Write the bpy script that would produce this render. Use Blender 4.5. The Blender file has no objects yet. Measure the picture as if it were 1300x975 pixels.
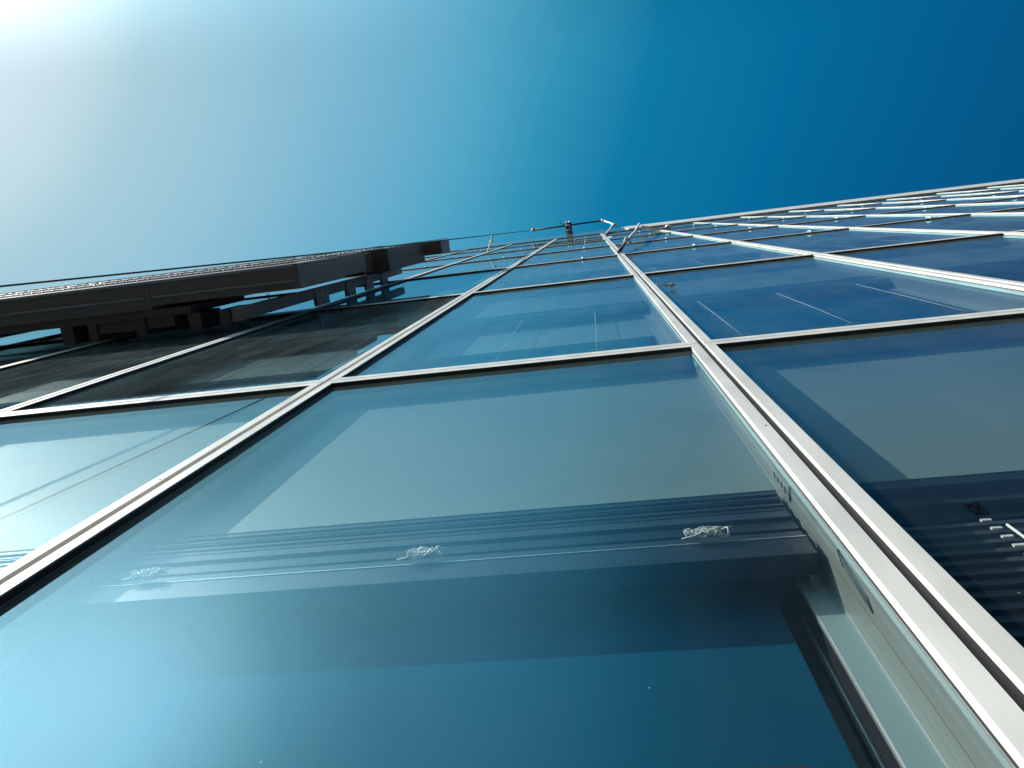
import bpy, bmesh, math, random
from mathutils import Vector, Matrix
random.seed(7)
SC = bpy.context.scene
COL = SC.collection

# ------------------------------------------------------------------ camera
# facade front face = plane y 0, outside is -y, x runs right along it, z up
ZC = 1.6            # eye height above the pavement
S = 0.4736          # the lens is this far from the facade
R = ((0.98838, 0.11890, 0.09472), (-0.09762, 0.97406, -0.20414), (-0.11654, 0.19252, 0.97435))
cam_d = bpy.data.cameras.new('camera')
cam_d.sensor_width = 36.0
cam_d.lens = 1000.03 / 1300.0 * 36.0
cam_d.clip_start = 0.01
cam_d.clip_end = 2000.0
cam = bpy.data.objects.new('camera', cam_d)
COL.objects.link(cam)
rx, dn, fw = Vector(R[0]), Vector(R[1]), Vector(R[2])
m3 = Matrix((rx, -dn, -fw)).transposed()
cam.matrix_world = Matrix.Translation((0, -S, ZC)) @ m3.to_4x4()
SC.camera = cam

# ------------------------------------------------------------------ sun and sky
SUN = Vector((-2.0, -1.0, 1.7)).normalized()
sun_d = bpy.data.lights.new('sun', 'SUN')
sun_d.energy = 5.0
sun_d.angle = math.radians(0.5)
sun_d.color = (1.0, 0.93, 0.83)
sun = bpy.data.objects.new('sun', sun_d)
COL.objects.link(sun)
sun.rotation_euler = SUN.to_track_quat('Z', 'Y').to_euler()
sun.location = (-8, -4, 20)

world = bpy.data.worlds.new('World')
SC.world = world
world.use_nodes = True
wn = world.node_tree
wn.nodes.clear()
def W(t, **k):
    n = wn.nodes.new(t)
    for a, b in k.items(): setattr(n, a, b)
    return n
def wmath(op, a, b=None):
    n = W('ShaderNodeMath', operation=op)
    for i, v in enumerate((a, b)):
        if v is None: continue
        if isinstance(v, (int, float)): n.inputs[i].default_value = v
        else: wn.links.new(v, n.inputs[i])
    return n.outputs[0]
out = W('ShaderNodeOutputWorld')
sky = W('ShaderNodeTexSky', sky_type='NISHITA', sun_disc=False)
sky.sun_elevation = math.asin(SUN.z)
sky.sun_rotation = math.atan2(SUN.x, SUN.y)
sky.air_density = 1.0
sky.dust_density = 0.6
tint = W('ShaderNodeMix', data_type='RGBA', blend_type='MULTIPLY')
tint.inputs['Factor'].default_value = 1.0
tint.inputs['B'].default_value = (0.03, 0.18, 0.20, 1)
wn.links.new(sky.outputs['Color'], tint.inputs['A'])
bg1 = W('ShaderNodeBackground')
bg1.inputs['Strength'].default_value = 0.05
wn.links.new(tint.outputs['Result'], bg1.inputs['Color'])
# bright air round the sun fading into deep blue, by angle from the sun
tc = W('ShaderNodeTexCoord')
dot = W('ShaderNodeVectorMath', operation='DOT_PRODUCT')
wn.links.new(tc.outputs['Generated'], dot.inputs[0])
dot.inputs[1].default_value = SUN
ang = wmath('ARCCOSINE', wmath('MINIMUM', wmath('MAXIMUM', dot.outputs['Value'], -1.0), 1.0))
# faint unevenness of thin high haze
noi = W('ShaderNodeTexNoise')
noi.inputs['Scale'].default_value = 2.2
noi.inputs['Detail'].default_value = 3.0
wn.links.new(tc.outputs['Generated'], noi.inputs['Vector'])
wob = wmath('MULTIPLY', wmath('SUBTRACT', noi.outputs['Fac'], 0.5), 0.11)
t = wmath('DIVIDE', wmath('ADD', ang, wob), math.radians(100))
def lin(c): return tuple(((v / 255 + .055) / 1.055) ** 2.4 if v > 10 else v / 255 / 12.92 for v in c)
ramp = W('ShaderNodeValToRGB')
stops = [(12, (224, 239, 249)), (16, (214, 231, 243)), (19, (200, 225, 233)), (22, (178, 212, 224)), (28, (158, 203, 221)),
         (35, (130, 189, 215)), (43, (88, 172, 205)), (48, (52, 152, 188)), (54, (12, 124, 170)), (63, (0, 108, 158)),
         (72, (0, 92, 143)), (78, (0, 82, 131)), (100, (0, 64, 108))]
SKY_TRIM = 0.645
el = ramp.color_ramp.elements
while len(el) < len(stops): el.new(0.5)
for e, (d, c) in zip(el, stops):
    e.position = d / 100.0
    e.color = tuple(v * SKY_TRIM for v in lin(c)) + (1,)
wn.links.new(t, ramp.inputs['Fac'])
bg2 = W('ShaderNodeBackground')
sep = W('ShaderNodeSeparateXYZ')
wn.links.new(tc.outputs['Generated'], sep.inputs[0])
def wsmooth(v, a, b):
    n = W('ShaderNodeMapRange', interpolation_type='SMOOTHSTEP')
    n.inputs['From Min'].default_value = a; n.inputs['From Max'].default_value = b
    wn.links.new(v, n.inputs['Value']); return n.outputs['Result']
unseen_sky_dim = wmath('MULTIPLY', wsmooth(ang, math.radians(34), math.radians(61)), wsmooth(wmath('MULTIPLY', sep.outputs['Y'], -1.0), .16, .46))  # unseen sky out from the facade, dimmed to darken glass reflections
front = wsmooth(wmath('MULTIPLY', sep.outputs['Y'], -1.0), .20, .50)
unseen_sky_boost = wmath('MULTIPLY', front, wmath('ADD', wmath('MULTIPLY', wmath('SUBTRACT', 1.0, wsmooth(ang, math.radians(8), math.radians(30))), 4.0),
                                      wmath('MULTIPLY', wmath('SUBTRACT', 1.0, wsmooth(ang, math.radians(26), math.radians(54))), 1.15)))  # added brightness in unseen sky near the sun, lifts glass reflections
wn.links.new(wmath('ADD', wmath('SUBTRACT', 1.0, wmath('MULTIPLY', unseen_sky_dim, .97)), unseen_sky_boost), bg2.inputs['Strength'])
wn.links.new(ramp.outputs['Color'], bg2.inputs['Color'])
# aureole close to the sun
glow = wmath('MULTIPLY', wmath('EXPONENT', wmath('DIVIDE', ang, -math.radians(3.2))), 2.6)
bg3 = W('ShaderNodeBackground')
bg3.inputs['Color'].default_value = (1.0, 0.98, 0.95, 1)
wn.links.new(glow, bg3.inputs['Strength'])
a1 = W('ShaderNodeAddShader'); a2 = W('ShaderNodeAddShader')
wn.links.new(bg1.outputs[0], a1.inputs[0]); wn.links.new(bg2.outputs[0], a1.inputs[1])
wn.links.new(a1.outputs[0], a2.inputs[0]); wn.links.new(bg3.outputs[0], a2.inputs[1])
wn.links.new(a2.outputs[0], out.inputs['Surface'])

SC.view_settings.view_transform = 'Standard'
SC.view_settings.look = 'None'
SC.view_settings.exposure = 0.45
SC.view_settings.gamma = 1.0
SC.view_settings.use_curve_mapping = False
SC.render.engine = 'CYCLES'
SC.cycles.max_bounces = 10
SC.cycles.glossy_bounces = 6
SC.cycles.transparent_max_bounces = 24
SC.cycles.caustics_reflective = False
SC.cycles.caustics_refractive = False
SC.cycles.use_denoising = True

# ------------------------------------------------------------------ materials
def mat(name, base, rough=0.5, metal=0.0, noise=0.0, scale=30.0, spec=0.5, bump=0.0, bscale=200.0, stretch=(1, 1, 1)):
    m = bpy.data.materials.new(name); m.use_nodes = True
    nt = m.node_tree; b = nt.nodes['Principled BSDF']
    b.inputs['Base Color'].default_value = (*base, 1)
    b.inputs['Roughness'].default_value = rough
    b.inputs['Metallic'].default_value = metal
    b.inputs['Specular IOR Level'].default_value = spec
    tc = nt.nodes.new('ShaderNodeTexCoord'); mp = nt.nodes.new('ShaderNodeMapping')
    mp.inputs['Scale'].default_value = stretch
    nt.links.new(tc.outputs['Object'], mp.inputs['Vector'])
    if noise:
        n = nt.nodes.new('ShaderNodeTexNoise'); n.inputs['Scale'].default_value = scale; n.inputs['Detail'].default_value = 6
        nt.links.new(mp.outputs[0], n.inputs['Vector'])
        r = nt.nodes.new('ShaderNodeMapRange')
        r.inputs['From Min'].default_value = 0.3; r.inputs['From Max'].default_value = 0.7
        r.inputs['To Min'].default_value = 1 - noise; r.inputs['To Max'].default_value = 1 + noise * .4
        nt.links.new(n.outputs['Fac'], r.inputs['Value'])
        mx = nt.nodes.new('ShaderNodeMix'); mx.data_type = 'RGBA'; mx.blend_type = 'MULTIPLY'; mx.inputs['Factor'].default_value = 1
        mx.inputs['A'].default_value = (*base, 1)
        nt.links.new(r.outputs['Result'], mx.inputs['B'])
        nt.links.new(mx.outputs['Result'], b.inputs['Base Color'])
        r2 = nt.nodes.new('ShaderNodeMapRange')
        r2.inputs['To Min'].default_value = max(0.02, rough - .12); r2.inputs['To Max'].default_value = min(1, rough + .12)
        nt.links.new(n.outputs['Fac'], r2.inputs['Value'])
        nt.links.new(r2.outputs['Result'], b.inputs['Roughness'])
    if bump:
        n2 = nt.nodes.new('ShaderNodeTexNoise'); n2.inputs['Scale'].default_value = bscale
        nt.links.new(mp.outputs[0], n2.inputs['Vector'])
        bp = nt.nodes.new('ShaderNodeBump'); bp.inputs['Strength'].default_value = bump; bp.inputs['Distance'].default_value = 0.002
        nt.links.new(n2.outputs['Fac'], bp.inputs['Height']); nt.links.new(bp.outputs[0], b.inputs['Normal'])
    return m

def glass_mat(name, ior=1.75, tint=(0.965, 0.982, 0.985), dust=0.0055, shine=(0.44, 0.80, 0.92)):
    m = bpy.data.materials.new(name); m.use_nodes = True
    nt = m.node_tree; nt.nodes.clear()
    N = nt.nodes.new; L = nt.links.new
    o = N('ShaderNodeOutputMaterial')
    geo = N('ShaderNodeNewGeometry')
    fr = N('ShaderNodeFresnel'); fr.inputs['IOR'].default_value = ior
    fac = N('ShaderNodeMath'); fac.operation = 'MULTIPLY'
    inv = N('ShaderNodeMath'); inv.operation = 'SUBTRACT'; inv.inputs[0].default_value = 1.0
    L(geo.outputs['Backfacing'], inv.inputs[1])
    L(fr.outputs[0], fac.inputs[0]); L(inv.outputs[0], fac.inputs[1])
    tr = N('ShaderNodeBsdfTransparent'); tr.inputs['Color'].default_value = (*tint, 1)
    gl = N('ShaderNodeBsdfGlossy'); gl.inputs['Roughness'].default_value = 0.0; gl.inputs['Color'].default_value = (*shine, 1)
    # the gentle bow of float glass
    tc = N('ShaderNodeTexCoord')
    nb = N('ShaderNodeTexNoise'); nb.inputs['Scale'].default_value = 1.6; nb.inputs['Detail'].default_value = 1
    L(tc.outputs['Object'], nb.inputs['Vector'])
    bp = N('ShaderNodeBump'); bp.inputs['Strength'].default_value = 0.006; bp.inputs['Distance'].default_value = 0.02
    L(nb.outputs['Fac'], bp.inputs['Height']); L(bp.outputs[0], gl.inputs['Normal'])
    mx = N('ShaderNodeMixShader'); L(fac.outputs[0], mx.inputs[0]); L(tr.outputs[0], mx.inputs[1]); L(gl.outputs[0], mx.inputs[2])
    # thin film of dust with specks
    df = N('ShaderNodeBsdfDiffuse'); df.inputs['Color'].default_value = (0.50, 0.64, 0.64, 1)
    n1 = N('ShaderNodeTexNoise'); n1.inputs['Scale'].default_value = 5; n1.inputs['Detail'].default_value = 8; n1.inputs['Roughness'].default_value = .65
    mp = N('ShaderNodeMapping'); mp.inputs['Scale'].default_value = (1, 1, .35)
    L(tc.outputs['Object'], mp.inputs['Vector']); L(mp.outputs[0], n1.inputs['Vector'])
    r1 = N('ShaderNodeMapRange'); r1.inputs['From Min'].default_value = .35; r1.inputs['From Max'].default_value = .75
    r1.inputs['To Min'].default_value = dust * .5; r1.inputs['To Max'].default_value = dust * 1.8
    L(n1.outputs['Fac'], r1.inputs['Value'])
    vo = N('ShaderNodeTexVoronoi'); vo.inputs['Scale'].default_value = 28
    L(tc.outputs['Object'], vo.inputs['Vector'])
    sz = N('ShaderNodeSeparateColor'); L(vo.outputs['Color'], sz.inputs[0])
    th = N('ShaderNodeMath'); th.operation = 'MULTIPLY'; th.inputs[1].default_value = 0.06
    pw = N('ShaderNodeMath'); pw.operation = 'POWER'; pw.inputs[1].default_value = 7; L(sz.outputs[0], pw.inputs[0])
    L(pw.outputs[0], th.inputs[0])
    lt = N('ShaderNodeMath'); lt.operation = 'LESS_THAN'; L(vo.outputs['Distance'], lt.inputs[0]); L(th.outputs[0], lt.inputs[1])
    ad = N('ShaderNodeMath'); ad.operation = 'MULTIPLY_ADD'; ad.inputs[1].default_value = 0.5
    L(lt.outputs[0], ad.inputs[0])
    # the dust layer looks denser the more edge-on it is seen
    dp = N('ShaderNodeVectorMath'); dp.operation = 'DOT_PRODUCT'; L(geo.outputs['Normal'], dp.inputs[0]); L(geo.outputs['Incoming'], dp.inputs[1])
    ab = N('ShaderNodeMath'); ab.operation = 'ABSOLUTE'; L(dp.outputs['Value'], ab.inputs[0])
    mn = N('ShaderNodeMath'); mn.operation = 'MAXIMUM'; mn.inputs[1].default_value = 0.05; L(ab.outputs[0], mn.inputs[0])
    dv = N('ShaderNodeMath'); dv.operation = 'DIVIDE'; L(r1.outputs['Result'], dv.inputs[0]); L(mn.outputs[0], dv.inputs[1])
    L(dv.outputs[0], ad.inputs[2])
    md = N('ShaderNodeMath'); md.operation = 'MULTIPLY'; L(ad.outputs[0], md.inputs[0]); L(inv.outputs[0], md.inputs[1])
    m2 = N('ShaderNodeMixShader'); L(md.outputs[0], m2.inputs[0]); L(mx.outputs[0], m2.inputs[1]); L(df.outputs[0], m2.inputs[2])
    L(m2.outputs[0], o.inputs['Surface'])
    return m

M_white = mat('white_powder_coat', (0.79, 0.770, 0.735), 0.40, noise=.20, scale=9, stretch=(1, 1, .25), bump=.05, bscale=900)
M_black = mat('black_gasket_and_shade', (0.012, 0.010, 0.010), 0.6)
M_glass = glass_mat('outer_glass')
M_glass2 = glass_mat('second_glass', 1.22, (0.975, 0.99, 0.985), 0.0)
M_panel = mat('pale_spandrel_board', (0.195, 0.275, 0.268), 0.55, noise=.06, scale=2.5)
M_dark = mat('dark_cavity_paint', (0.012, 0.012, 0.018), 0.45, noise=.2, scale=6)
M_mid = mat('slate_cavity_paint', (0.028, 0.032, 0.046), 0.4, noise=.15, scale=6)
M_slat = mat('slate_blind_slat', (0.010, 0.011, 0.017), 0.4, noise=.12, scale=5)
M_rail = mat('blue_grey_rail', (0.042, 0.048, 0.064), 0.4, noise=.1, scale=5)
M_rail2 = mat('navy_rail', (0.022, 0.026, 0.038), 0.4, noise=.1, scale=5)
M_edge = mat('bright_metal_edge', (0.72, 0.74, 0.74), 0.25, 0.7)
M_alu = mat('sage_aluminium', (0.31, 0.335, 0.315), 0.36, 0.35, noise=.12, scale=7, stretch=(1, 1, .3))
M_teal = mat('teal_reveal_board', (0.26, 0.36, 0.38), 0.42, noise=.08, scale=5)
M_inpane = mat('dark_blue_inner_pane', (0.004, 0.076, 0.140), 0.6, noise=.08, scale=3, spec=0.0)
M_cord = mat('white_cord_and_sun_spot', (0.84, 0.85, 0.82), 0.6)
M_grille = mat('grille_mesh', (0.11, 0.13, 0.15), 0.5, 0.5, noise=.5, scale=600)
M_fin = mat('brown_black_steel', (0.090, 0.076, 0.080), 0.55, noise=.3, scale=3)
M_fin2 = mat('grey_brown_steel', (0.155, 0.142, 0.152), 0.5, noise=.25, scale=3)
M_fin3 = mat('slate_bracket_steel', (0.30, 0.305, 0.34), 0.5, 0.1, noise=.25, scale=4)
M_mesh = mat('galvanised_mesh', (0.62, 0.62, 0.60), 0.4, 0.5)
M_steelrope = mat('dark_steel_cable', (0.03, 0.04, 0.05), 0.5, 0.3)
M_rope = mat('pale_rope', (0.74, 0.68, 0.58), 0.8, noise=.3, scale=120)
M_ball = mat('white_plastic', (0.85, 0.86, 0.86), 0.35)
M_bar = mat('dark_bar_steel', (0.05, 0.05, 0.06), 0.5, 0.3)
M_brass = mat('tan_swivel', (0.50, 0.36, 0.22), 0.4, 0.5)
M_stamp = mat('faint_etch', (0.006, 0.007, 0.012), 0.8, spec=0.0)
M_ground = mat('pavement_concrete', (0.055, 0.053, 0.05), 0.85, noise=.3, scale=2, bump=.3, bscale=40)
M_plinth = mat('plinth_stone', (0.30, 0.29, 0.28), 0.7, noise=.2, scale=6)

# ------------------------------------------------------------------ mesh helpers
class MB:
    def __init__(self): self.bm = bmesh.new()
    def box(self, x0, x1, y0, y1, z0, z1, mi=0):
        v = [self.bm.verts.new(p) for p in ((x0,y0,z0),(x1,y0,z0),(x1,y1,z0),(x0,y1,z0),(x0,y0,z1),(x1,y0,z1),(x1,y1,z1),(x0,y1,z1))]
        for f in ((3,2,1,0),(4,5,6,7),(0,1,5,4),(1,2,6,5),(2,3,7,6),(3,0,4,7)):
            fc = self.bm.faces.new([v[i] for i in f]); fc.material_index = mi
        return self
    def prism(self, pts, axis, a, b, mi=0):
        # polygon in the two other axes, extruded along axis between a and b
        def mk(p, t):
            q = list(p); q.insert(axis, t); return q
        lo = [self.bm.verts.new(mk(p, a)) for p in pts]; hi = [self.bm.verts.new(mk(p, b)) for p in pts]
        n = len(pts)
        fs = [self.bm.faces.new(lo), self.bm.faces.new(hi[::-1])]
        for i in range(n): fs.append(self.bm.faces.new((lo[i], hi[i], hi[(i+1) % n], lo[(i+1) % n])))
        for f in fs: f.material_index = mi
        return self
    def tube(self, pts, r, n=8, mi=0, cap=True):
        pts = [Vector(p) for p in pts]; rings = []
        rs = r if isinstance(r, (list, tuple)) else [r] * len(pts)
        up = None
        for i, p in enumerate(pts):
            d = (pts[min(i+1, len(pts)-1)] - pts[max(i-1, 0)])
            if d.length < 1e-9: d = Vector((0, 0, 1))
            d.normalize()
            if up is None: up = Vector((1, 0, 0)) if abs(d.x) < .9 else Vector((0, 1, 0))
            s = d.cross(up).normalized(); u = s.cross(d).normalized(); up = u
            rings.append([self.bm.verts.new(p + (s * math.cos(2*math.pi*k/n) + u * math.sin(2*math.pi*k/n)) * rs[i]) for k in range(n)])
        for a, b in zip(rings, rings[1:]):
            for k in range(n):
                f = self.bm.faces.new((a[k], a[(k+1) % n], b[(k+1) % n], b[k])); f.material_index = mi; f.smooth = True
        if cap:
            self.bm.faces.new(rings[0][::-1]).material_index = mi; self.bm.faces.new(rings[-1]).material_index = mi
        return self
    def ball(self, c, r, mi=0, sc=(1, 1, 1)):
        g = bmesh.ops.create_uvsphere(self.bm, u_segments=14, v_segments=10, radius=r)
        for v in g['verts']: v.co = Vector((v.co.x*sc[0], v.co.y*sc[1], v.co.z*sc[2])) + Vector(c)
        for f in {f for v in g['verts'] for f in v.link_faces}: f.material_index = mi; f.smooth = True
        return self
    def bevel(self, w, seg=2):
        bmesh.ops.bevel(self.bm, geom=[e for e in self.bm.edges if len(e.link_faces) == 2 and e.calc_face_angle() > .5], offset=w, segments=seg, profile=.6, affect='EDGES')
        return self
    def mesh(self, name, mats):
        bmesh.ops.recalc_face_normals(self.bm, faces=self.bm.faces)
        me = bpy.data.meshes.new(name); self.bm.to_mesh(me); self.bm.free()
        for m in (mats if isinstance(mats, (list, tuple)) else [mats]): me.materials.append(m)
        return me
    def build(self, name, mats, parent=None, loc=(0, 0, 0)):
        return link(name, self.mesh(name, mats), parent, loc)
def link(name, me, parent=None, loc=(0, 0, 0)):
    o = bpy.data.objects.new(name, me); COL.objects.link(o); o.location = loc
    if parent: o.parent = parent
    return o
def thing(name, label, cat, loc=(0, 0, 0), group=None):
    o = bpy.data.objects.new(name, None); COL.objects.link(o); o.location = loc
    o.empty_display_size = .2
    return tag(o, label, cat, group)
def tag(o, label, cat, group=None):
    o['label'] = label; o['category'] = cat
    if group: o['group'] = group
    return o

# ------------------------------------------------------------------ ground
g = MB().box(-600, 600, -600, 600, -0.3, 0.0).build('pavement', M_ground); g['kind'] = 'structure'

# ------------------------------------------------------------------ the office building
BW = 1.3792          # bay width
X1 = -1.0288         # centre of the first mullion left of the camera
FH = 3.6             # floor height
ZT1 = 2.800 + ZC     # centre of the transom above the near windows
def mx(i): return X1 + (i - 1) * BW
def tz(k): return ZT1 + (k - 1) * FH
I0, I1 = -4, 15
ROWS = 7
ZTOP = tz(ROWS)
ZPAR = 31.5 + ZC
bld = thing('office_building', 'glass fronted office tower with white framed windows seen steeply from below', 'building', (0, 0, 0))

XA, XB = mx(I0), mx(I1)
# structure behind the glass
m = MB()
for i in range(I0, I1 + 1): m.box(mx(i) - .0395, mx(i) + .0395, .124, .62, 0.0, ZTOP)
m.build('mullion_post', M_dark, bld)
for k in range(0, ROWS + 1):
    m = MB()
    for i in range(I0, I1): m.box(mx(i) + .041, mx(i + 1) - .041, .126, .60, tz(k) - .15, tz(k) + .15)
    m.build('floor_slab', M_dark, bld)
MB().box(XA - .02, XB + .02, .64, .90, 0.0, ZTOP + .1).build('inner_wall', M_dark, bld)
MB().box(XA - .02, XB + .02, .90, 14.0, 0.0, ZPAR - .05).build('core', M_plinth, bld)
MB().box(XA - .02, XB + .02, .012, .60, 0.0, tz(0) - .06).build('plinth', M_plinth, bld)
# flush glazed parapet above the framed storeys, with dark joints, and its coping
MB().box(XA, XB, .012, .030, ZTOP + .062, ZPAR).build('parapet_glass', M_glass, bld)
MB().box(XA, XB, .06, .62, ZTOP + .11, ZPAR - .01).build('parapet_backing', M_dark, bld)
MB().box(XA, XB, -.006, .010, ZTOP + .08, ZTOP + .20).build('parapet_joint', M_black, bld)
MB().box(1.25, XB + .02, -.012, .0115, ZC + 26.2, ZC + 31.9).build('parapet_cladding', M_white, bld)

# one window of the curtain wall; every window shares these meshes.
# origin: middle of the bay, on the transom line below it
HW = BW / 2
FO, FI = .0105, .041           # outer and inner edge of the frame's stile from the bay line
RO, RI = .005, .050            # the same for its rails
def mk_frame():
    m = MB()
    m.box(-HW + FO, -HW + FI, 0, .110, RO, FH - RO)
    m.box(HW - FI, HW - FO, 0, .110, RO, FH - RO)
    m.box(-HW + FI + .0004, HW - FI - .0004, .0004, .110, RO, RI)
    m.box(-HW + FI + .0004, HW - FI - .0004, .0004, .110, FH - RI, FH - RO)
    m.bevel(.0012, 2)
    for x, z in ((-HW + .022, 1.31), (HW - .020, 2.47)): m.tube([(x, -.0004, z), (x, .004, z)], .0032, 8, 1)
    # black gasket behind the joints
    m.box(-HW - .0103, -HW + .0103, .011, .118, 0.0, FH, 1)
    a, b, c, d = -HW + FI, HW - FI, RI, FH - RI  # gasket strips; top and left ones widened as painted shade of the reveal
    m.box(a - .001, a + .0022, .0035, .0156, c, d, 1); m.box(b - .0016, b + .001, .0128, .0156, c, d, 1)
    m.box(a + .0024, b - .0018, .0010, .0156, d - .0022, d + .001, 1); m.box(a + .0024, b - .0018, .0090, .0156, c - .001, c + .0016, 1)
    m.box(-HW + .0105, HW - .0105, .040, .118, -.0048, .0048, 1)
    return m.mesh('window', [M_white, M_black])
me_frame = mk_frame()
IN = HW - FI
me_pane = MB().box(-IN + .0005, IN - .0005, .016, .0180, RI + .0005, FH - RI - .0005, 0).box(-IN + .0005, IN - .0005, .0255, .0275, RI + .0005, FH - RI - .0005, 1).mesh('glass_pane', [M_glass, M_glass2])
ZP = 2.30                       # foot of the pale board above the window floor line
me_panel = MB().box(-IN + .001, IN - .001, .083, .109, ZP, FH - RI - .002).mesh('spandrel_panel', M_panel)
def mk_head():
    m = MB()
    w = IN - .0015
    prof = [(.083, ZP - .003, .100), (.101, ZP - .05, .016), (.118, ZP - .09, .018), (.137, ZP - .14, .030), (.168, ZP - .17, .020)]
    for k, (y, z, d) in enumerate(prof):
        m.box(-w, w, y + .002, y + d, z - .035, z + (.0 if k == 0 else .06 + .02 * k), k % 2)
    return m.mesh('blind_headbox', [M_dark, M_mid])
me_head = mk_head()
def mk_stack():
    m = MB(); w = IN - .012
    z = ZP - .040
    while z > ZP - .255:
        t = random.choice((.006, .008, .016, .022)); j = random.uniform(-.004, .004)
        m.box(-w, w, .072 + j, .099, z - t + .0015, z, 0 if random.random() < .6 else 1)
        z -= t
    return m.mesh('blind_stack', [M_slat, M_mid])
me_stack = mk_stack()
ZR = ZP - .275
me_rail = MB().box(-IN + .014, IN - .014, .064, .100, ZR - .062, ZR).bevel(.0015).mesh('bottom_rail', M_rail2)
me_railedge = MB().box(-IN + .014, IN - .014, .0625, .066, ZR + .0005, ZR + .0035).mesh('rail_edge', M_edge)
def mk_bundle(seed):
    rnd = random.Random(seed); m = MB()
    for c in range(9):
        pts = []; ph = rnd.uniform(0, 6.28); a = rnd.uniform(.012, .030); zz = rnd.uniform(-.009, .009); ox = rnd.uniform(-.008, .008)
        for k in range(26):
            t = k / 25 * 2 * math.pi * 1.1 + ph
            pts.append((ox + a * math.cos(t) + rnd.uniform(-.002, .002), .052 + .005 * math.sin(3 * t + c) + rnd.uniform(-.0015, .0015), zz + (.007 + .004 * math.sin(c + seed)) * math.sin(t * (1 + c % 3)) ))
        m.tube(pts, .0015, 5)
    m.tube([(-.042, .054, -.016), (-.02, .052, -.012), (.0, .050, -.014), (.02, .053, -.010), (.036, .055, -.013)], .0014, 5)
    m.tube([(.012, .056, .02), (.02, .055, .028), (.034, .056, .024), (.046, .056, .027)], .0008, 5)
    return m.mesh('cord_bundle', M_cord)
me_bundles = [mk_bundle(s) for s in (3, 11, 23)]
def mk_cord():
    m = MB()
    m.tube([(0, .078, 2.0), (.002, .077, 1.2), (-.001, .078, .55)], .0022, 6)
    m.tube([(-.03, .076, .54), (-.015, .074, .55), (0, .077, .55), (.015, .074, .548), (.03, .076, .552)], .0022, 6)
    return m.mesh('blind_cord', M_cord)
me_cord = mk_cord()
def mk_side(sgn):
    # lining of the cavity, from the glass inwards
    m = MB(); x = sgn * IN
    def st(y0, y1, dx, mi, z0=RI + .002, z1=FH - RI - .002):
        a, b = x - sgn * dx, x + sgn * .006
        m.box(min(a, b), max(a, b), y0, y1, z0, z1, mi)
    st(.0185, .0250, .0022, 0)
    st(.0280, .0680, .0012, 0)
    st(.0682, .0696, .0004, 1)
    st(.0698, .0825, .0012, 0)
    st(.0826, .0935, .0012, 0, z1=ZP - .001)
    st(.0937, .1135, .0016, 0, z1=ZP - .12)
    st(.1137, .1176, .0022, 4, z1=ZP - .30)
    # the reveal of the inner window steps into the opening
    st(.1180, .1240, .0400, 2 if sgn > 0 else 1, z1=ZP - .21)
    st(.1182, .1238, .0430, 4 if sgn > 0 else 1, z1=ZP - .2105)
    st(.1245, .1660, .0410, 1, z1=ZP - .16)
    st(.1665, .1785, .0435, 4, z1=ZP - .16)
    st(.1790, .2000, .0405, 1, z1=ZP - .16)
    st(.2005, .3100, .0420, 2, z1=ZP - .16)
    st(.3105, .6200, .0005, 1)
    return m.mesh('side_channel', [M_alu, M_dark, M_teal, M_white, M_edge])
me_sides = [mk_side(-1), mk_side(1)]
def mk_inner():
    m = MB(); w = IN - .0445
    m.box(-w + .002, w - .002, .1245, .165, ZP - .255, ZP - .150)
    m.box(-w + .004, w - .004, .1330, .165, ZP - .300, ZP - .2555, 1)
    m.box(-w, w, .130, .165, .16, .26)
    m.box(-w + .004, w - .085, .1365, .1389, 1.56, 1.585, 1)
    for a, b in ((-w + .004, -w + .034), (w - .034, w - .004)): m.box(a, b, .1850, .2000, .26, ZP - .26, 0)
    return m.mesh('inner_sash', [M_dark, M_mid])
me_inner = mk_inner()
me_inglass = MB().box(-IN + .006, IN - .080, .139, .145, .258, ZP - .27).mesh('inner_glass', M_inpane)
def mk_slats():
    m = MB(); w = IN - .012
    z = ZP - .235
    while z > .12:
        m.prism([(.078, z - .013), (.0795, z - .0135), (.0850, z + .012), (.0835, z + .0125)], 0, -w, w)
        m.box(-.465, -.449, .0715, .0745, z - .010, z - .003, 1)  # white box standing in for a sunlit cord hole
        z -= .033
    return m.mesh('blind_slats', [M_rail, M_cord])
me_slats = mk_slats()
CORDX = -.445
me_roller = MB().box(-IN + .012, IN - .012, .135, .139, 1.16, ZP - .16).mesh('roller_blind', M_teal)
def mk_stamp():
    m = MB(); x, z, y0, y1 = -.522, 1.950, .0150, .0158
    m.box(x, x + .003, y0, y1, z, z + .040); m.box(x + .009, x + .012, y0, y1, z, z + .040)
    m.box(x + .0031, x + .0089, y0, y1, z, z + .009); m.box(x + .0031, x + .0089, y0, y1, z + .031, z + .040)
    m.box(x + .0155, x + .0185, y0, y1, z, z + .044); m.box(x + .0186, x + .0225, y0, y1, z + .034, z + .044); m.box(x + .0130, x + .0154, y0, y1, z + .022, z + .029)
    return m.mesh('glass_stamp', M_stamp)
me_stamp = mk_stamp()
me_clip = MB().tube([(.22, .004, FH - .02), (.22, -.008, FH - .01), (.222, -.014, FH + .03), (.214, -.014, FH + .07), (.206, -.008, FH + .085)], .006, 7).ball((.206, -.008, FH + .085), .009).mesh('frame_clip', M_ball)

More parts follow.
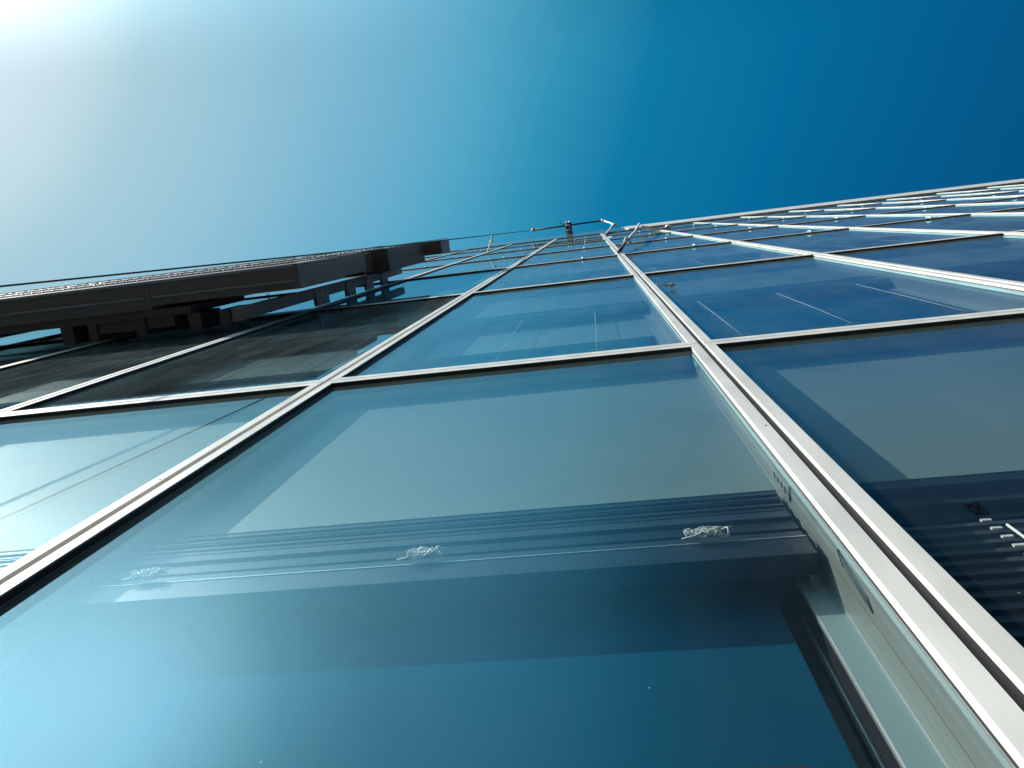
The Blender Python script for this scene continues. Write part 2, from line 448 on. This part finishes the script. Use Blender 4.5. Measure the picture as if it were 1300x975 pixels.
# which windows are worth parts of their own: the largest in the picture
def proj(p):
    d = Vector(p) - Vector((0, -S, ZC))
    z = fw.dot(d)
    return (650 + 1000 * rx.dot(d) / z, 487.5 + 1000 * dn.dot(d) / z, z)
def seen_area(i, k):
    n = 0; A = 0
    q = []
    N = 16
    for a in range(N):
        for b in range(N):
            P = [proj((mx(i) + BW * (a + u) / N, 0, tz(k) + FH * (b + v) / N)) for u, v in ((0, 0), (1, 0), (1, 1), (0, 1))]
            if min(p[2] for p in P) < .05: continue
            c = (sum(p[0] for p in P) / 4, sum(p[1] for p in P) / 4)
            if not (-20 < c[0] < 1320 and -20 < c[1] < 995): continue
            A += abs(sum(P[j][0] * P[(j+1) % 4][1] - P[(j+1) % 4][0] * P[j][1] for j in range(4))) / 2
    return A
cells = sorted(((seen_area(i, k), i, k) for i in range(I0, I1) for k in range(ROWS)), reverse=True)
own = [(i, k) for a, i, k in cells[:95]]
rest = [(i, k) for a, i, k in cells[95:]]
for i, k in own:
    w = link('window', me_frame, bld, (mx(i) + HW, 0, tz(k)))
    P = lambda n, me, loc=(0, 0, 0): link(n, me, w, loc)
    P('glass_pane', me_pane); P('spandrel_panel', me_panel); P('blind_headbox', me_head)
    P('inner_sash', me_inner); P('inner_glass', me_inglass)
    P('side_channel', me_sides[0]); P('side_channel', me_sides[1])
    if k >= 1 and (k == 1 and i < 2 or (i * 7 + k * 5) % 4 == 1): P('roller_blind', me_roller)
    near = k <= 1 and -1 <= i <= 4
    if (i, k) == (2, 0):
        P('blind_slats', me_slats)
        P('blind_cord', me_cord, (CORDX, -.013, .018))
        P('glass_stamp', me_stamp)
    else:
        P('blind_stack', me_stack); P('bottom_rail', me_rail); P('rail_edge', me_railedge)
        if near and k == 0:
            for q, x in enumerate((-.504, .001, .481)): P('cord_bundle', me_bundles[q], (x, 0, ZR + .020))
        if k >= 1:
            for x in ((-.45, .0, .45) if i >= 2 else (-.12, .32)): P('blind_cord', me_cord, (x, 0, 0))
    if 2 <= k <= 5:
        P('frame_clip', me_clip)
def merge_into(name, mats, metas, cells):
    bm = bmesh.new()
    for me, off in metas:
        for i, k in cells:
            n0 = len(bm.verts); f0 = len(bm.faces)
            bm.from_mesh(me); bm.verts.ensure_lookup_table(); bm.faces.ensure_lookup_table()
            for v in bm.verts[n0:]: v.co += Vector((mx(i) + HW, 0, tz(k)))
            for f in bm.faces[f0:]: f.material_index = off + f.material_index
    me = bpy.data.meshes.new(name); bm.to_mesh(me); bm.free()
    for m in mats: me.materials.append(m)
    return me
if rest:
    o = link('windows', merge_into('windows', [M_white, M_black, M_glass, M_glass2, M_panel, M_dark, M_mid], [(me_frame, 0), (me_pane, 2), (me_panel, 4), (me_head, 5)], rest), bld)
    o['kind'] = 'stuff'


# fittings on the lining of the near window
W10 = [o for o in bld.children if o.name.startswith('window') and abs(o.location.x - (mx(1) + HW)) < .01 and abs(o.location.z - tz(0)) < .01][0]
xl = IN - .0013
zl = lambda z: z + ZC - tz(0)
m = MB(); m.prism([(.0310, zl(1.092)), (.0440, zl(1.070)), (.0555, zl(.955)), (.0425, zl(.975))], 0, xl - .0022, xl + .001, 0)
m.prism([(.0300, zl(1.096)), (.0445, zl(1.074)), (.0450, zl(1.068)), (.0305, zl(1.090))], 0, xl - .0030, xl + .001, 1)
m.build('vent_grille', [M_grille, M_black], W10)
m = MB(); m.box(xl - .004, xl + .001, .034, .060, zl(1.375), zl(1.50), 0)
for k in range(4): m.box(xl - .0045, xl - .0035, .040, .052, zl(1.390 + .028 * k), zl(1.404 + .028 * k), 1)
m.build('slotted_bracket', [M_alu, M_black], W10)
m = MB(); m.box(xl - .004, xl + .001, .030, .050, zl(2.56), zl(2.66), 0); m.box(xl - .008, xl - .003, .036, .044, zl(2.585), zl(2.635), 1)
m.build('latch_plate', [M_alu, M_edge], W10)

# ------------------------------------------------------------------ stepped steel framework at the left
XF = -2.50
fw_ = thing('steel_framework', 'dark charcoal stepped deck structure with bolted brackets and mesh edge projecting from the facade', 'steel frame', (XF, -.24, 0))
def part(name, mb, mats, parent=None):
    o = mb.build(name, mats, fw_ if parent is None else parent)
    if parent is None: o.location = (-XF, .24, 0)
    return o
def block(name, x0, x1, z0, z1, p0, p1, mt, bev=.005):
    m = MB(); m.box(x0, x1, -p1, -p0, z0 + ZC, z1 + ZC); m.bevel(bev, 1)
    return part(name, m, mt)
# stepped decks: the undersides face the camera, the right ends step up the facade
XL = -7.2
ZD = 5.62
for xa, xb, mt in ((XL, -4.612, M_fin2), (-4.608, -3.302, M_fin2), (-3.298, -2.13, M_fin2)):
    block('deck', xa, xb, ZD, 6.70, .228 if xb > -3 else .200, .412, mt)
    block('soffit_rib', xa + .03, xb - .03, ZD - .03, ZD - .003, .285, .300, M_fin3, .003)
block('inner_deck', XL, -3.02, ZD + .03, 6.60, .140, .197, M_fin)
block('inner_deck', -3.86, -3.18, ZD + .06, 6.30, .055, .138, M_fin)
block('deck', XL, -2.20, 6.74, 7.62, .236, .420, M_fin2)
block('deck', XL, -2.24, 7.66, 8.02, .212, .405, M_fin)
block('deck', XL, -2.08, 8.06, 9.86, .195, .428, M_fin)
block('deck', XL, -1.86, 9.90, 10.50, .268, .428, M_fin2)
block('edge_lip', XL, -2.16, ZD - .028, ZD - .003, .392, .408, M_fin3)
block('inner_ledge', -3.2, -2.30, 8.6, 9.3, .165, .193, M_fin)
block('beam', XF - .03, XF + .034, 5.28, 10.15, .070, .160, M_fin2)
def bracket(z, w, p1=.158, p0=.002, dx=.036):
    m = MB(); m.box(XF + .012, XF + dx + .008, -p1, -p0, z - w / 2 + ZC, z + w / 2 + ZC); m.bevel(.003, 1)
    br = part('bracket', m, M_fin3)
    bolts = MB()
    for dz in (-.07, .07):
        for dp in (.120, .142):
            bolts.tube([(XF + dx + .007, -dp, z + dz + ZC), (XF + dx + .018, -dp, z + dz + ZC)], .008, 6)
            bolts.tube([(XF + dx + .018, -dp, z + dz + ZC), (XF + dx + .024, -dp, z + dz + ZC)], .004, 6)
    bolts.build('bolts', M_fin3, br)
for z, w in ((6.98, .34), (7.86, .28), (8.56, .27), (9.22, .27)): bracket(z, w)
for x, w in ((-4.05, .10), (-3.84, .07), (-3.45, .08), (-3.01, .10), (-2.77, .08)): block('strut', x - w / 2, x + w / 2, 5.66, 6.0, .004, .138, M_fin, .003)
# mesh guard along the outer edge, under the first deck and up its right end
def ladder(a, b, u, step):
    # rails from a to b offset along u, with rungs
    a, b, u = Vector(a), Vector(b), Vector(u)
    m = MB(); m.tube([a, b], .0035, 5); m.tube([a + u, b + u], .0035, 5)
    part('mesh_rail', m, M_mesh)
    n = max(2, int((b - a).length / step)); rnd = random.Random(n); pts = []
    for k in range(n):
        p = a.lerp(b, (k + .5) / n) + u * rnd.uniform(-.05, .1); q = a.lerp(b, (k + .5 + rnd.choice((.3, .5, .1))) / n) + u * rnd.uniform(.9, 1.05)
        pts += [p, q]
    part('mesh_guard', MB().tube(pts, .0032, 5), M_mesh)
ladder((XL, -.420, ZD + .02 + ZC), (-2.14, -.420, ZD + .02 + ZC), (0, -.032, .01), .085)
ladder((-2.13, -.424, 5.75 + ZC), (-2.10, -.432, 8.0 + ZC), (.0, -.024, 0), .12)
ladder((-2.07, -.430, 8.1 + ZC), (-1.85, -.431, 10.45 + ZC), (0, -.016, 0), .15)

# ------------------------------------------------------------------ cables, roof bar, trolley and ropes
def at(u, v, z):
    # a point of the air in front of the facade on the level z above the lens
    d = rx * ((u - 650) / 1000.03) + dn * ((v - 487.5) / 1000.03) + fw
    t = z / d.z
    return Vector((d.x * t, -S + d.y * t, z + ZC))
P0, P1, P2, P3 = at(0, 363.5, 3.4), at(385, 324.5, 6.2), at(574, 303.8, 10.4), at(677, 292.3, 31.9)
low = P0 + (P0 - P1) * ((P0.z - .02) / (P1.z - P0.z))
tag(MB().tube([low, P0, P1, P2, P3], [.005, .005, .006, .007, .011], 8).build('cable', M_steelrope), 'thin dark cable running up past the steel framework to the roof bar', 'cable')
a, b = at(677, 292.2, 32.0), at(765.5, 280.0, 32.0)
bar = thing('roof_bar', 'dark bar with a white ball at each end above the roof edge', 'bar', a)
o = MB().tube([a, b], .034, 10).build('bar', M_bar, bar); o.location = -a
for p in (a, b):
    o = MB().ball(p, .085).build('end_ball', M_ball, bar); o.location = -a
# trolley
c = at(722.5, 289.3, 31.6)
tro = thing('hoist_trolley', 'small dark hoist trolley with white straps hanging at the middle of the roof bar', 'hoist', c)
def tp(name, mb, mt): o = mb.build(name, mt, tro); return o
m = MB(); m.box(-.11, .11, -.20, .30, -.22, .18); m.bevel(.03, 2); tp('body', m, M_bar)
m = MB()
m.prism([(-.19, -.12), (-.10, -.34), (-.085, -.335), (-.175, -.115)], 0, -.13, .06)
m.prism([(.03, -.22), (.09, -.34), (.105, -.335), (.045, -.215)], 0, -.12, .05)
m.prism([(-.20, -.16), (.20, -.30), (.205, -.285), (-.195, -.145)], 0, -.145, -.115)
m.prism([(.12, -.232), (.26, -.262), (.262, -.246), (.122, -.224)], 0, -.09, .02)
m.ball((-.05, -.22, -.2), .05); m.ball((.07, .24, -.2), .045)
tp('strap', m, M_ball)
m = MB(); m.box(-.03, .10, -.10, .22, -.262, -.222); m.bevel(.01, 1); tp('cover', m, M_fin3)
m = MB(); m.tube([(.06, -.26, -.1), (.06, -.19, -.1)], .05, 10); tp('roller', m, M_ball)
m = MB(); m.tube([(-.14, -.12, 0), (-.27, -.19, -.05), (-.36, -.30, -.1)], .012, 6); tp('lever', m, M_bar)
m = MB(); m.tube([(.10, .2, -.15), (.16, .3, -.2)], .03, 8); tp('clamp', m, M_bar)
# ropes
def rope(name, pts, r, label, mtl=M_rope, cat='rope', n=7, wig=0.0):
    rnd = random.Random(len(label)); out = []
    for p, q in zip(pts, pts[1:]):
        for k in range(6):
            t = k / 6; v = p.lerp(q, t); out.append(v + Vector((rnd.uniform(-wig, wig), rnd.uniform(-wig, wig) * .4, rnd.uniform(-wig, wig))))
    out.append(pts[-1])
    m = MB(); m.tube(out, r, n)
    return m
pts = [at(625, 300.5, 17.2), at(623, 306, 17.2), at(621, 312, 17.3), at(619.5, 319, 17.6)]
m = rope('lanyard', pts, .016, '', wig=.012); m.ball(at(624.5, 306.5, 17.2), .05, 0, (1, .5, 1)); m.ball(pts[0], .03)
tag(m.build('lanyard', M_cord), 'white lanyard tying the thin dark cable to the glass', 'lanyard')
pts = [at(766.5, 280, 32.0), at(772, 282, 31), at(779, 284.5, 30), at(774.5, 291, 26.5), at(768.5, 298.5, 22.0)]
m = rope('safety_rope', pts, .030, '', wig=.015); m.ball(at(780, 285.5, 30), .085, 0, (1.7, .5, 1)); 
tag(m.build('safety_rope', M_cord), 'knotted white rope hanging from the right ball of the roof bar', 'rope')
hook = thing('snap_hook_rope', 'pale rope with a tan swivel and dark snap hook clipped to the right mullion joint', 'rope', at(786, 319, 10.2))
org = hook.location.copy()
def hp(name, mb, mt): o = mb.build(name, mt, hook); o.location = -org
pa, pb, pc, pd = at(812, 284, 19), at(806, 294, 15), at(797, 305, 12), at(785.5, 320, 10.2)
hp('rope', rope('r', [pa, pb, pc], .022, 'x', wig=.006), M_cord)
m = MB()
rnd = random.Random(4)
for k in range(5): m.ball(at(797 + rnd.uniform(-3, 3), 306 + rnd.uniform(-4, 4), 11.8), .035, 0, (1, .6, 1.2))
hp('knot', m, M_rope)
hp('swivel', MB().tube([at(794, 308, 11.5), at(790.5, 313, 10.9)], [.03, .022], 8), M_brass)
hp('snap_hook', MB().tube([at(790.5, 313, 10.9), at(788, 317, 10.5), pd], [.022, .026, .02], 8), M_bar)
pts = [at(813.5, 288, 20), at(822, 289.2, 20), at(830, 291.2, 20), at(838, 290.8, 20), at(844, 289.5, 20)]
m = rope('loose_hose', pts, .036, 'y', wig=.004); m.ball(at(849, 287.5, 20), .085, 0, (1.1, .5, 1)); m.tube([at(844, 289.5, 20), at(849, 290.5, 20), at(852, 288, 20), at(849, 285.2, 20), at(845.5, 287.5, 20)], .03, 7)
tag(m.build('loose_hose', M_ball), 'short kinked white hose coiled at the top of the third mullion', 'hose')
pts = [at(832.5, 360.5, 5.05), at(838, 360.2, 5.05), at(845, 362, 5.03), at(850, 362, 5.03)]
m = rope('toggle_cord', pts, .0045, 'z', wig=.001); m.ball(at(853, 361.5, 5.03), .012, 0, (1.2, .6, 1)); m.tube([at(849, 362.5, 5.03), at(853, 364.5, 5.02), at(857, 362, 5.02), at(853, 358.8, 5.05), at(849, 361, 5.03)], .004, 6)
tag(m.build('toggle_cord', M_rope), 'short pale cord with a round toggle sticking out beside the right mullion', 'cord')
